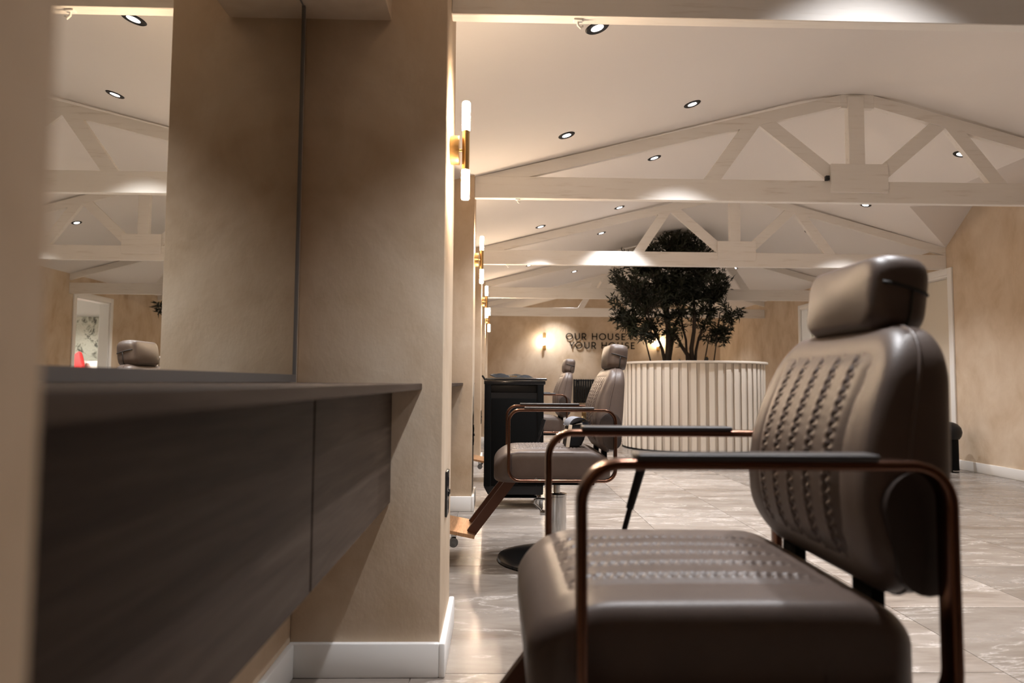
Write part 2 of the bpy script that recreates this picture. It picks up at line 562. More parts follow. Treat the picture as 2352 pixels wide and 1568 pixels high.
def hook(x, i, label):
    ty, tz = TR[i]
    e = tag(empty('cup_hook', (x, ty + 0.02, tz)), label, 'hook', 'cup hooks under the beams')
    bm = bmesh.new()
    box(bm, -0.016, 0.016, -0.012, 0.012, -0.008, 0.0, 0.002, 1)
    bm_obj('plate', bm, M['trim'], e, 40)
    bm = bmesh.new()
    tube(bm, [(0, 0, -0.008), (0, 0, -0.02), (0.01, 0, -0.03), (0.018, 0, -0.022)], 0.004, 8)
    bm_obj('hook', bm, M['trim'], e, 60)
hook(0.27, 0, 'small white cup hook under the beam nearest the camera')
hook(0.14, 1, 'small white cup hook under the second roof beam from the camera')
hook(0.11, 2, 'small white cup hook under the third roof beam from the camera')
s = tag(empty('sensor', (2.33, TR[1][0] - 0.002, TR[1][1] + 0.165)), 'tiny black sensor on the second truss beside its gusset plate', 'sensor')
boxo('housing', -0.013, 0.013, -0.03, 0.0, -0.013, 0.02, M['black'], s, bevel=0.003)
boxo('lens', -0.006, 0.006, -0.033, -0.03, -0.004, 0.008, M['black_gloss'], s, bevel=0.001)

# ------------------------------------------------------------------ recessed downlights
def light_spot(name, parent, loc, energy, colr, size, blend, rad, rot=(0, 0, 0)):
    ld = bpy.data.lights.new(name, 'SPOT')
    ld.energy = energy
    ld.color = colr
    ld.spot_size = R(size)
    ld.spot_blend = blend
    ld.shadow_soft_size = rad
    o = bpy.data.objects.new(name, ld)
    C.objects.link(o)
    o.parent = parent
    o.location = loc
    o.rotation_euler = rot
    return o

def ring_mesh():
    bm = bmesh.new()
    lathe(bm, [(0.029, 0.0), (0.029, -0.004), (0.050, -0.006), (0.055, -0.002), (0.055, 0.0)], 28)
    bmesh.ops.delete(bm, geom=[f for f in bm.faces if len(f.verts) > 8], context='FACES_ONLY')
    return bm
ROWS = {'a': (0.44, [2.97, 4.31, 5.6, 6.90, 9.2, 11.6], 'row nearest the wall sconces'),
        'b': (1.25, [4.28, 5.34, 6.89, 8.10, 10.95, 12.45, 14.2], 'second row from the wall sconces'),
        'c': (3.71, [5.22, 6.71, 7.95, 10.5, 13.2], 'row over the right-hand side')}  # farthest two lamps of this row added to brighten the far end
OFF = {'a': [1.45], 'b': [1.8, 2.95], 'c': [1.9, 3.6]}
ORD = ['first', 'second', 'third', 'fourth', 'fifth', 'sixth', 'seventh']
ring_src = None
for k, (lx, ys, rowname) in ROWS.items():
    for j, ly in enumerate(sorted(OFF[k]) + ys):
        inview = j >= len(OFF[k])
        xx_ = lx - 0.05 if (k == 'c' and j == len(OFF[k])) else lx
        e = empty('downlight', (xx_, ly, zceil(xx_) + 0.0005))
        tilt = -math.atan(SL) if lx < RX else math.atan(SR)
        e.rotation_euler = (0, tilt, 0)
        n = j - len(OFF[k])
        if inview:
            tag(e, 'round black-rimmed ceiling downlight, %s from the camera in the %s' % (ORD[n], rowname), 'downlight', 'recessed ceiling downlights')
        else:
            tag(e, 'ceiling downlight above the picture edge, %s before the %s' % (ORD[j], rowname), 'downlight', 'recessed ceiling downlights')
        if ring_src is None:
            ring_src = bm_obj('bezel', ring_mesh(), M['black'], e, 40).data
            bm = bmesh.new()
            lathe(bm, [(0.0, -0.0035), (0.029, -0.0035), (0.029, -0.001), (0.0, -0.001)], 24)
            lens_src = bm_obj('lens', bm, M['led'], e, 40).data
        else:
            new_obj('bezel', ring_src, e)
            new_obj('lens', lens_src, e)
        light_spot('downlight_lamp', e, (0, 0, -0.012), SPOT_W, SPOT_COL, 98, 0.75, 0.03, (0, -tilt, 0))

# ------------------------------------------------------------------ pilaster sconces
def sconce(y, z, label):
    e = tag(empty('wall_sconce', (XE, y, z)), label, 'wall lamp', 'double tube sconces on the pilasters')
    ax = 0.052
    bm = bmesh.new()
    lathe(bm, [(0, 0), (0.047, 0), (0.049, 0.002), (0.049, 0.029), (0.047, 0.031), (0, 0.031)], 32, 'X')
    bm_obj('backplate', bm, M['brass'], e, 40)
    bm = bmesh.new()
    tube(bm, [(0.03, 0, 0), (ax, 0, 0)], 0.0045, 10)
    bm_obj('stem', bm, M['brass'], e, 60)
    bm = bmesh.new()
    lathe(bm, [(0, -0.068), (0.0125, -0.068), (0.0125, 0.068), (0, 0.068)], 20, 'Z', (ax, 0, 0))
    bm_obj('rod', bm, M['brass'], e, 40)
    for s_ in (1, -1):
        bm = bmesh.new()
        lathe(bm, [(0, 0.068), (0.0125, 0.068), (0.0135, 0.072), (0.0135, 0.164), (0.011, 0.168), (0, 0.169)], 20, 'Z', (ax, 0, 0))
        if s_ < 0:
            bmesh.ops.scale(bm, verts=bm.verts, vec=(1, 1, -1))
        bm_obj('glass_tube', bm, M['tube'], e, 40)
SLAB = ['lit brass double-tube wall sconce on the nearest pilaster', 'lit brass double-tube sconce on the second pilaster',
        'lit brass double-tube sconce on the third pilaster', 'lit brass double-tube sconce on the farthest pilaster, beside the end wall']
for (y, z), lab in zip(((2.28, 1.655), (4.80, 1.735), (7.25, 1.725), (9.78, 1.765)), SLAB):
    sconce(y, z, lab)

# ------------------------------------------------------------------ black sockets on the pilaster ends
def socket(y, z, label):
    e = tag(empty('power_socket', (XE, y, z)), label, 'socket', 'black sockets on the pilaster ends')
    boxo('faceplate', 0, 0.008, -0.043, 0.043, -0.073, 0.073, M['black_gloss'], e, bevel=0.003)
    for s_ in (-1, 1):
        boxo('switch', 0.008, 0.013, -0.006 - 0.02 * s_, 0.006 - 0.02 * s_, -0.008, 0.008, M['black'], e, bevel=0.001)
        boxo('outlet', 0.008, 0.0095, -0.014, 0.014, 0.038 * s_ - 0.014, 0.038 * s_ + 0.014, M['black_matte'], e)
socket(2.27, 0.508, 'black double power socket on the nearest pilaster end')
socket(4.86, 0.50, 'black double power socket on the second pilaster end')
socket(7.36, 0.50, 'black double power socket on the third pilaster end')

# ------------------------------------------------------------------ styling bays: shelf, drawers, mirror
BN = ['nearest bay', 'second bay', 'third bay', 'fourth bay']
for i, (a, b) in enumerate(BAYS[:4]):
    L = b - a
    cy = (a + b) / 2
    sh = tag(boxo('shelf', XB, -0.225, a, b, 0.846, 0.865, M['laminate'], bevel=0.0015, seg=1),
             'thin grey-brown wooden shelf below the mirror in the %s' % BN[i], 'shelf', 'shelves of the styling bays')
    du = tag(empty('drawer_unit', (XB, cy, 0.507)), 'grey-brown wooden drawer unit hung under the shelf in the %s' % BN[i], 'drawers', 'drawer units of the styling bays')
    boxo('carcass', 0.022, 0.268, a - cy + 0.002, b - cy - 0.002, 0.0, 0.339, M['laminate'], du)
    sp = 1.2 - cy if i == 0 else a + L * 0.55 - cy
    for p, q in ((a - cy + 0.003, sp - 0.004), (sp + 0.004, b - cy - 0.003)):
        boxo('drawer_front', 0.270, 0.289, p, q, 0.0, 0.333, M['laminate'], du, bevel=0.0015, seg=1)
    mr = tag(empty('wall_mirror', (XB, cy, 0.866)), 'tall frameless wall mirror above the shelf in the %s' % BN[i], 'mirror', 'mirrors of the styling bays')
    ma, mb = a - cy + 0.05, b - cy - 0.08
    boxo('glass', 0.004, 0.0145, ma, mb, 0.022, 1.128, M['mirror'], mr)
    bm = bmesh.new()
    box(bm, 0.001, 0.019, ma - 0.004, mb + 0.010, 0.0, 0.022)
    bm_obj('bottom_rail', bm, M['mirror_frame'], mr)
    bm = bmesh.new()
    box(bm, 0.001, 0.016, ma - 0.004, ma, 0.022, 1.132)
    box(bm, 0.001, 0.019, mb, mb + 0.010, 0.022, 1.132)
    box(bm, 0.001, 0.016, ma, mb, 1.128, 1.132)
    bm_obj('edge_trim', bm, M['mirror_frame'], mr)

# ------------------------------------------------------------------ salon chair
LINES = (-0.125, -0.0625, 0.0, 0.0625, 0.125)
def pucker(v, s):
    """height of the double row of gathered stitches; v across, s along."""
    hgt = 0.0
    for l in LINES:
        d = v - l
        if abs(d) > 0.024:
            continue
        hgt -= 0.0070 * math.exp(-(d / 0.0060) ** 2)
        per = 0.0165
        for off, ph, am in ((-0.0070, 0.0, 0.0058), (0.0070, 0.5, 0.0030)):
            q = ((s / per + ph) % 1.0) - 0.5
            hgt += am * math.exp(-((d - off) / 0.0048) ** 2) * math.exp(-(q * per / 0.0048) ** 2)
    return hgt

def sst(t):
    t = max(0.0, min(1.0, t))
    return t * t * (3 - 2 * t)

def grid_surf(bm, nu, nv, f):
    vs = [[bm.verts.new(f(i / nu, j / nv)) for j in range(nv + 1)] for i in range(nu + 1)]
    for i in range(nu):
        for j in range(nv):
            bm.faces.new((vs[i][j], vs[i + 1][j], vs[i + 1][j + 1], vs[i][j + 1]))

def lerp_tab(tab, z):
    if z <= tab[0][0]:
        return tab[0][1]
    for (z0, a), (z1, b) in zip(tab, tab[1:]):
        if z <= z1:
            t = (z - z0) / (z1 - z0)
            t = t * t * (3 - 2 * t) if False else t
            return a + (b - a) * t
    return tab[-1][1]

BF = [(0.54, 0.205), (0.58, 0.180), (0.65, 0.163), (0.73, 0.165), (0.80, 0.182), (0.91, 0.226), (0.95, 0.246)]
BR = [(0.54, 0.266), (0.58, 0.274), (0.73, 0.293), (0.91, 0.306), (0.95, 0.308)]
def bfront(z):
    return sum(lerp_tab(BF, z + d) for d in (-0.03, -0.015, 0, 0.015, 0.03)) / 5
def brear(z):
    return sum(lerp_tab(BR, z + d) for d in (-0.03, -0.015, 0, 0.015, 0.03)) / 5
def bhalf(z):
    return 0.247 - 0.036 * max(0, (z - 0.62) / 0.33)

def dense(ol, parts=26):
    L = sum((Vector(ol[k]) - Vector(ol[k - 1])).length for k in range(len(ol)))
    step = L / (parts * 4)
    out = []
    for k in range(len(ol)):
        a, b = Vector(ol[k]), Vector(ol[(k + 1) % len(ol)])
        d = (b - a).length
        if d < 1e-7:
            continue
        n = max(1, int(math.ceil(d / step)))
        for j in range(n):
            q = a.lerp(b, j / n)
            out.append((q.x, q.y))
    return out

def pillow(bm, outline, mapf, edge_t, inset):
    """closed cushion. outline: (u,v) loop around (0,0); mapf(u,v,t) -> point, t 0 front .. 1 rear."""
    outline = dense(outline)
    layers = [(s_ * (1 - inset), 0.0) for s_ in (0.11, 0.22, 0.33, 0.44, 0.55, 0.66, 0.76, 0.85, 0.93)]
    kk = 5
    for k in range(kk + 1):
        a = PI / 2 * k / kk
        layers.append((1 - inset * (1 - math.sin(a)), edge_t * (1 - math.cos(a))))
    for k in range(kk + 1):
        a = PI / 2 * k / kk
        layers.append((1 - inset * (1 - math.cos(a)), 1 - edge_t * (1 - math.sin(a))))
    layers += [(s_ * (1 - inset), 1.0) for s_ in (0.93, 0.75, 0.5, 0.25)]
    rings = []
    for s_, t in layers:
        rings.append([bm.verts.new(mapf(u * s_, v * s_, t)) for u, v in outline])
    n = len(outline)
    for a, b in zip(rings, rings[1:]):
        for k in range(n):
            bm.faces.new((a[k], a[(k + 1) % n], b[(k + 1) % n], b[k]))
    c0 = bm.verts.new(mapf(0, 0, 0)); c1 = bm.verts.new(mapf(0, 0, 1))
    for k in range(n):
        bm.faces.new((c0, rings[0][(k + 1) % n], rings[0][k]))
        bm.faces.new((c1, rings[-1][k], rings[-1][(k + 1) % n]))

def make_chair():
    e = empty('salon_chair')
    lifted = []
    def up(o):
        o['up'] = 1
        return o
    # base disc, column, piston, pump lever (stay on the floor)
    bm = bmesh.new()
    lathe(bm, [(0, 0), (0.285, 0), (0.295, 0.006), (0.29, 0.016), (0.24, 0.026), (0.10, 0.032), (0, 0.032)], 56)
    bm_obj('base_disc', bm, M['black_gloss'], e, 30)
    bm = bmesh.new()
    lathe(bm, [(0, 0.03), (0.062, 0.03), (0.058, 0.045), (0.048, 0.05), (0.048, 0.31), (0.05, 0.312), (0.05, 0.322), (0.03, 0.326), (0, 0.326)], 40)
    bm_obj('column', bm, M['chrome'], e, 30)
    bm = bmesh.new()
    lathe(bm, [(0, 0.30), (0.017, 0.30), (0.017, 0.40), (0, 0.40)], 24)
    up(bm_obj('piston', bm, M['chrome'], e, 30))
    bm = bmesh.new()
    tube(bm, [(-0.045, -0.02, 0.235), (-0.075, -0.03, 0.24), (-0.09, -0.04, 0.26), (-0.115, -0.05, 0.285), (-0.112, -0.05, 0.30), (-0.10, -0.05, 0.303), (-0.05, -0.05, 0.303)], 0.006, 10)
    box(bm, -0.085, -0.045, -0.04, -0.015, 0.222, 0.245, 0.003)
    bm_obj('pump_lever', bm, M['chrome'], e, 40)
    # under-seat plate
    up(boxo('seat_plate', -0.20, 0.16, -0.20, 0.20, 0.392, 0.412, M['black_matte'], e, bevel=0.004))
    # seat cushion: rounded slab with a fuller front
    bm = bmesh.new()
    ol = rrect(-0.25, 0.25, -0.273, 0.273, 0.06, 8)     # u across (y), v along x
    def seat_z(x_, y_):
        v = x_ + 0.039
        fr = max(0.0, (-x_ - 0.19) / 0.122)
        rr__ = max(0.0, (x_ - 0.135) / 0.099)
        return 0.550 + 0.010 * (1 - (y_ / 0.25) ** 2) * (1 - (v / 0.273) ** 2) - 0.052 * fr ** 2.2 - 0.040 * rr__ ** 2
    def seat_map(u, v, t):
        x_ = -0.039 + v
        y_ = u
        ztop = seat_z(x_, u)
        zbot = 0.408
        if t < 0.01:
            e1 = min(x_ + 0.262, 0.153 - x_)
            e2 = 0.165 - abs(u)
            ztop -= 0.010 * sst((e1 - 0.008) / 0.03) * sst((e2 - 0.006) / 0.025)
        return (x_, y_, ztop + (zbot - ztop) * t)
    pillow(bm, ol, seat_map, 0.26, 0.09)
    seat = up(bm_obj('seat', bm, M['leather'], e, 180))
    # stitched top panel of the seat
    bm = bmesh.new()
    nx, ny = 220, 84
    def seat_top(a, b):
        x_ = -0.262 + a * 0.415
        y_ = -0.165 + b * 0.33
        z = seat_z(x_, y_)
        edge = min(a, 1 - a) * 0.415
        ed2 = min(b, 1 - b) * 0.33
        k = sst(edge / 0.04) * sst(ed2 / 0.03)
        fade = min(1, edge / 0.05)
        return (x_, y_, z - 0.003 + 0.0050 * k + pucker(y_, x_ + 0.3) * fade)
    grid_surf(bm, nx, ny, seat_top)
    up(bm_obj('stitched_panel', bm, M['leather'], seat, 180))
    # backrest
    bm = bmesh.new()
    zc_, hh = 0.743, 0.198
    ol = rrect(-1, 1, -hh, hh, 0.09, 9)
    pts = []
    for k in range(len(ol)):
        pts.append(ol[k])
    # real rounded rectangle in metres (half width 0.24), stored as fractions of half width
    ol = [(u / 0.24, v) for u, v in rrect(-0.24, 0.24, -hh, hh, 0.082, 9)]
    def back_map(u, v, t):
        z = zc_ + v
        f, r = bfront(z), brear(z)
        f -= 0.012 * (1 - min(1, abs(u)) ** 2) * (1 - (v / hh) ** 2)
        yy_ = u * bhalf(z)
        e1 = min(z - 0.575, 0.913 - z)
        e2 = 0.165 - abs(yy_)
        if t < 0.01:
            f += 0.010 * sst((e1 - 0.008) / 0.03) * sst((e2 - 0.006) / 0.025)
        return (f + (r - f) * t, yy_, z)
    pillow(bm, ol, back_map, 0.36, 0.10)
    back = up(bm_obj('backrest', bm, M['leather'], e, 180))
    bm = bmesh.new()
    def back_panel(a, b):
        z = 0.575 + a * 0.338
        y_ = -0.165 + b * 0.33
        v = z - zc_
        f = bfront(z) - 0.012 * (1 - min(1, abs(y_ / bhalf(z))) ** 2) * (1 - (v / hh) ** 2)
        edge = min(a, 1 - a) * 0.345
        ed2 = min(b, 1 - b) * 0.33
        k = sst(edge / 0.04) * sst(ed2 / 0.03)
        return (f + 0.003 - 0.0050 * k - pucker(y_ * (0.24 / bhalf(z)), z) * min(1, edge / 0.03), y_, z)
    grid_surf(bm, 190, 84, back_panel)
    up(bm_obj('stitched_panel', bm, M['leather'], back, 180))
    # piping along front and rear edges of the back
    for t_, nm in ((0.42, 'piping'),):
        bm = bmesh.new()
        tube(bm, [back_map(u, v, t_) for u, v in dense(ol)], 0.003, 6, closed=True)
        up(bm_obj(nm, bm, M['leather'], back, 180))
    # arched darker side panels
    for s_ in (-1, 1):
        bm = bmesh.new()
        arch = []
        xc, zr, wdt = 0.228, 0.676, 0.050
        for k in range(13):
            a = PI * k / 12
            arch.append((xc + wdt * math.cos(a), zr + 0.056 * math.sin(a)))
        for k in range(11):
            a = PI + PI * k / 10
            arch.append((xc + 0.008 + (wdt - 0.008) * math.cos(a), 0.602 + 0.040 * math.sin(a)))
        y_in, y_out = s_ * 0.232, s_ * 0.2505
        va = [bm.verts.new((px, y_in, pz)) for px, pz in arch]
        vb = [bm.verts.new((px, y_out - s_ * 0.002, pz)) for px, pz in arch]
        vc = [bm.verts.new((xc + (px - xc) * 0.86, y_out, 0.65 + (pz - 0.65) * 0.92)) for px, pz in arch]
        n = len(arch)
        for k in range(n):
            bm.faces.new((va[k], va[(k + 1) % n], vb[(k + 1) % n], vb[k]))
            bm.faces.new((vb[k], vb[(k + 1) % n], vc[(k + 1) % n], vc[k]))
        bm.faces.new(vc)
        up(bm_obj('side_panel', bm, M['leather_dark'], back, 50))
    # two brackets carrying the back
    for yy in (-0.13, 0.13):
        bm = bmesh.new()
        box(bm, 0.205, 0.225, yy - 0.03, yy + 0.03, 0.415, 0.60, 0.002, 1)
        box(bm, 0.10, 0.225, yy - 0.03, yy + 0.03, 0.41, 0.425, 0.002, 1)
        up(bm_obj('back_bracket', bm, M['black_matte'], e, 40))
    # headrest
    bm = bmesh.new()
    ol = rrect(-0.132, 0.132, -0.064, 0.064, 0.035, 8)
    tl = R(7)
    hc = Vector((0.288, 0, 0.996))
    def head_map(u, v, t):
        d = (t - 0.5) * 0.086
        d *= 1 - 0.12 * (v / 0.065) if False else 1
        bl = max(0.0, 1 - (u / 0.132) ** 2) * max(0.0, 1 - (v / 0.064) ** 2)
        d += (0.5 - t) * -0.030 * bl if t < 0.5 else (t - 0.5) * 0.012 * bl
        q = Vector((d, 0, v))
        return hc + Vector((q.x * math.cos(tl) + q.z * math.sin(tl), u, -q.x * math.sin(tl) + q.z * math.cos(tl)))
    pillow(bm, ol, head_map, 0.42, 0.20)
    head = up(bm_obj('headrest', bm, M['leather'], e, 180))
    def hs_(t):
        et, ins = 0.42, 0.20
        q = min(t, 1 - t)
        if q >= et:
            return 1.0
        return 1 - ins * (1 - math.sin(math.acos(1 - q / et)))
    for s_ in (-1, 1):
        bm = bmesh.new()
        tube(bm, [head_map(s_ * 0.132 * hs_(0.10 + 0.86 * k / 12), 0.014 - 0.012 * k / 12, 0.10 + 0.86 * k / 12) for k in range(13)], 0.0031, 6)
        sv = [(0.132, 0.005), (0.132, -0.010), (0.132, -0.024), (0.1315, -0.034), (0.128, -0.045), (0.119, -0.055)]
        tube(bm, [head_map(s_ * u_, v_, 0.58) for u_, v_ in sv], 0.0028, 6)
        up(bm_obj('seam', bm, M['seam'], head, 180))
    for yy in (-0.06, 0.06):
        bm = bmesh.new()
        tube(bm, [(0.268, yy, 0.90), (0.274, yy, 0.96)], 0.006, 10)
        up(bm_obj('headrest_post', bm, M['chrome'], e, 60))
    # loop arm frames with pads
    for s_ in (-1, 1):
        bm = bmesh.new()
        lp = [(px, s_ * 0.28, pz) for px, pz in rrect(-0.245, 0.243, 0.424, 0.744, 0.052, 10)]
        sweep_flat(bm, lp, 0.034, 0.0135)
        arm = up(bm_obj('arm_frame', bm, M['bronze'], e, 50))
        bm = bmesh.new()
        box(bm, -0.175, 0.145, s_ * 0.28 - 0.021, s_ * 0.28 + 0.021, 0.7500, 0.7590, 0.004, 3)
        up(bm_obj('arm_pad', bm, M['pad'], arm, 40))
        bm = bmesh.new()
        lathe(bm, [(0, -0.022), (0.008, -0.022), (0.008, 0.0), (0, 0.0)], 12, 'Y', (-0.12, s_ * 0.272 + (0.022 if s_ > 0 else 0), 0.432))
        lathe(bm, [(0, -0.022), (0.008, -0.022), (0.008, 0.0), (0, 0.0)], 12, 'Y', (0.12, s_ * 0.272 + (0.022 if s_ > 0 else 0), 0.432))
        up(bm_obj('frame_bolt', bm, M['chrome'], arm, 40))
    # recline lever on the far side
    bm = bmesh.new()
    tube(bm, [(-0.095, 0.272, 0.45), (-0.083, 0.292, 0.53), (-0.068, 0.292, 0.585)], 0.006, 10)
    tube(bm, [(-0.0695, 0.292, 0.582), (-0.043, 0.292, 0.672)], [0.0085, 0.0105], 12)
    up(bm_obj('recline_lever', bm, M['black'], e, 60))
    # footrest: two flat bars, plate, two casters
    for yy in (-0.10, 0.13):
        bm = bmesh.new()
        beam_between(bm, (-0.205, 0.432), (-0.42, 0.150), 0.046, yy - 0.012, yy + 0.012)
        up(bm_obj('footrest_bar', bm, M['bronze_dark'], e))
    bm = bmesh.new()
    beam_between(bm, (-0.40, 0.142), (-0.60, 0.182), 0.016, -0.16, 0.19)
    plate = up(bm_obj('footrest_plate', bm, M['foot'], e))
    for yy in (-0.12, 0.15):
        bm = bmesh.new()
        box(bm, -0.512, -0.488, yy - 0.016, yy + 0.016, 0.122, 0.157, 0.002, 1)
        up(bm_obj('caster_fork', bm, M['chrome'], plate, 40))
        bm = bmesh.new()
        lathe(bm, [(0, -0.009), (0.019, -0.009), (0.022, -0.006), (0.022, 0.006), (0.019, 0.009), (0, 0.009)], 24, 'Y', (-0.50, yy - 0.026, 0.115))
        lathe(bm, [(0, -0.0115), (0.009, -0.0115), (0.009, 0.0), (0, 0.0)], 16, 'Y', (-0.50, yy - 0.026, 0.115))
        up(bm_obj('caster_wheel', bm, M['rubber'], plate, 40))
    return e

def raise_parts(e, dz):
    for ch in e.children:
        if ch.get('up'):
            ch.location.z += dz

chair = make_chair()
chairs = [chair, copy_tree(chair), copy_tree(chair)]
SPOTS = [((0.358, 1.185), 0.02, 'large taupe leather salon chair nearest the camera, with stitched back'),
         ((0.305, 3.42), 0.0, 'taupe leather salon chair in the middle distance, small black bag on its seat'),
         ((0.365, 6.15), 0.022, 'taupe leather salon chair farthest away, beyond the black trolley')]
for o, ((cx, cyy), lift, lab) in zip(chairs, SPOTS):
    o.location = (cx, cyy, 0)
    raise_parts(o, lift)
    tag(o, lab, 'chair', 'taupe salon chairs')

def strip_flag(o):
    if 'up' in o:
        del o['up']
    for ch in o.children:
        strip_flag(ch)
for o in chairs:
    strip_flag(o)

# ------------------------------------------------------------------ small bag on the second chair
bx, by, bz = 0.375, 3.36, 0.561
e = tag(empty('bag', (bx, by, bz), R(8)), 'small black bag with cream edge and brass ring, standing on salon chair seat', 'bag')
bm = bmesh.new()
prof = [(-0.030, 0.0), (0.022, 0.0), (0.040, 0.035), (0.050, 0.085), (-0.018, 0.085)]
va = [bm.verts.new((px, -0.055, pz)) for px, pz in prof]
vb = [bm.verts.new((px, 0.055, pz)) for px, pz in prof]
bm.faces.new(va[::-1]); bm.faces.new(vb)
for k in range(5):
    bm.faces.new((va[k], va[(k + 1) % 5], vb[(k + 1) % 5], vb[k]))
bmesh.ops.bevel(bm, geom=list(bm.edges), offset=0.006, segments=2, affect='EDGES')
bm_obj('body', bm, M['black'], e, 40)
bm = bmesh.new()
beam_between(bm, (-0.032, 0.001), (-0.020, 0.088), 0.013, -0.060, -0.050)
bm_obj('edge_piping', bm, M['cream'], e)
bm = bmesh.new()
def dome(a, b):
    u = a * PI
    px = 0.016 - 0.040 * math.cos(u)
    pz = 0.083 + 0.034 * math.sin(u)
    return (px, -0.056 + b * 0.112, pz)
grid_surf(bm, 14, 6, dome)
vv = list(bm.verts)
bmesh.ops.contextual_create(bm, geom=[ed for ed in bm.edges if ed.is_boundary])
bm_obj('flap', bm, M['suede'], e, 60)
bm = bmesh.new()
rc = Vector((0.048, 0.0, 0.128))
prof = []
n = 36
ringv = []
for k in range(n):
    a = 2 * PI * k / n
    u = Vector((0.35 * math.cos(a) * 0.45, 0.9 * math.cos(a), math.sin(a)))
    row = []
    for rr_, xx in ((0.026, -0.007), (0.029, -0.007), (0.029, 0.007), (0.026, 0.007)):
        row.append(bm.verts.new(rc + Vector((u.x * rr_ + xx, u.y * rr_, u.z * rr_))))
    ringv.append(row)
for k in range(n):
    a_, b_ = ringv[k], ringv[(k + 1) % n]
    for j in range(4):
        bm.faces.new((a_[j], a_[(j + 1) % 4], b_[(j + 1) % 4], b_[j]))
bm_obj('ring', bm, M['brass'], e, 40)
for p0, p1, p2 in (((-0.028, -0.02, 0.07), (-0.048, -0.022, 0.045), (-0.062, -0.024, 0.016)), ((0.046, -0.03, 0.08), (0.056, -0.035, 0.065), (0.062, -0.036, 0.045))):
    bm = bmesh.new()
    tube(bm, [p0, p1, p2], 0.0055, 6)
    st = bm_obj('strap', bm, M['tan'], e, 60)
    bm = bmesh.new()
    tube(bm, [Vector(p1) + Vector((0, 0, 0.003)), Vector(p1) * 0.8 + Vector(p2) * 0.2], 0.007, 8)
    bm_obj('buckle', bm, M['brass'], st, 60)

e.scale = (1.22, 1.1, 1.22)

# ------------------------------------------------------------------ black salon trolley and the cape on it
ty0, ty1 = 4.74, 5.12
e = tag(empty('salon_trolley', (0.125, (ty0 + ty1) / 2, 0)), 'tall black salon trolley on casters behind the middle chair', 'trolley')
hw, hd = 0.205, 0.19
bm = bmesh.new()
prof = [(-hw + 0.03, 0.10), (hw, 0.10), (hw, 0.80), (-hw, 0.80), (-hw, 0.155)]
va = [bm.verts.new((px, -hd, pz)) for px, pz in prof]
vb = [bm.verts.new((px, hd, pz)) for px, pz in prof]
bm.faces.new(va[::-1]); bm.faces.new(vb)
for k in range(5):
    bm.faces.new((va[k], va[(k + 1) % 5], vb[(k + 1) % 5], vb[k]))
bmesh.ops.bevel(bm, geom=list(bm.edges), offset=0.004, segments=2, affect='EDGES')
bm_obj('body', bm, M['black'], e, 40)
for xa, xb in ((-hw, -hw + 0.045), (hw - 0.045, hw)):
    boxo('corner_post', xa, xb, -hd - 0.01, -hd, 0.16, 0.86, M['black_matte'], e, bevel=0.003)
boxo('front_panel', -hw + 0.05, hw - 0.05, -hd - 0.005, -hd, 0.16, 0.76, M['black_matte'], e, bevel=0.003)
bm = bmesh.new()
box(bm, -hw + 0.012, hw - 0.012, -hd + 0.01, hd - 0.01, 0.80, 0.855, 0.004)
bm_obj('bin', bm, M['black'], e, 40)
tr = boxo('top_tray', -hw - 0.004, hw + 0.012, -hd - 0.012, hd + 0.012, 0.855, 0.882, M['black_gloss'], e, bevel=0.006, seg=3)
bm = bmesh.new()
zt = 0.892
tube(bm, [(-hw + 0.008, -hd - 0.01, zt), (hw + 0.016, -hd - 0.01, zt), (hw + 0.016, hd + 0.01, zt), (-hw + 0.008, hd + 0.01, zt)], 0.008, 8, closed=True)
bm_obj('tray_rim', bm, M['black_gloss'], tr, 60)
bm = bmesh.new()
beam_between(bm, (-hw + 0.002, 0.885), (-hw - 0.020, 0.918), 0.012, -0.06, 0.06)
bm_obj('side_flap', bm, M['black'], e)
for zz in (0.865, 0.80):
    boxo('side_knob', hw, hw + 0.012, -0.05, 0.0, zz - 0.02, zz, M['black_matte'], e, bevel=0.003)
boxo('lower_frame', -hw + 0.04, hw - 0.02, hd - 0.03, hd, 0.02, 0.05, M['black_matte'], e, bevel=0.003)
for px in (-hw + 0.05, hw - 0.03):
    for py in (-hd + 0.03, hd - 0.03):
        cs = boxo('caster_fork', px - 0.015, px + 0.015, py - 0.014, py + 0.014, 0.04, 0.10, M['chrome'], e, bevel=0.002)
        bm = bmesh.new()
        lathe(bm, [(0, -0.011), (0.030, -0.011), (0.034, -0.007), (0.034, 0.007), (0.030, 0.011), (0, 0.011)], 24, 'X', (px + 0.018, py, 0.034))
        bm_obj('caster_wheel', bm, M['rubber'], cs, 40)

e = tag(empty('folded_cape', (0.115, 4.93, 0.898)), 'crumpled black salon cape lying on the trolley top', 'cape')
rndc = random.Random(5)
bm = bmesh.new()
from mathutils import noise as mnoise
def cape(a, b):
    x_ = -0.165 + 0.31 * a
    y_ = -0.16 + 0.30 * b
    ed = min(a, 1 - a, b, 1 - b)
    fold = mnoise.noise(Vector((x_ * 14, y_ * 9, 0.3)))
    z = 0.006 + min(1, ed / 0.12) * (0.016 + 0.014 * fold + 0.008 * math.sin(x_ * 30 + y_ * 12))
    if a < 0.14:
        z += 0.020 * (1 - a / 0.14)
    return (x_ + 0.012 * mnoise.noise(Vector((y_ * 12, 2, 1))), y_ + 0.012 * mnoise.noise(Vector((x_ * 12, 5, 1))), z)
grid_surf(bm, 40, 36, cape)
bmesh.ops.solidify(bm, geom=list(bm.faces), thickness=0.004)
bm_obj('cloth', bm, M['cape'], e, 60)
bm = bmesh.new()
for k in range(5):
    box(bm, -0.02 + k * 0.010, -0.012 + k * 0.010, -0.168, -0.164, 0.012, 0.018)
bm_obj('gold_print', bm, M['brass'], e)

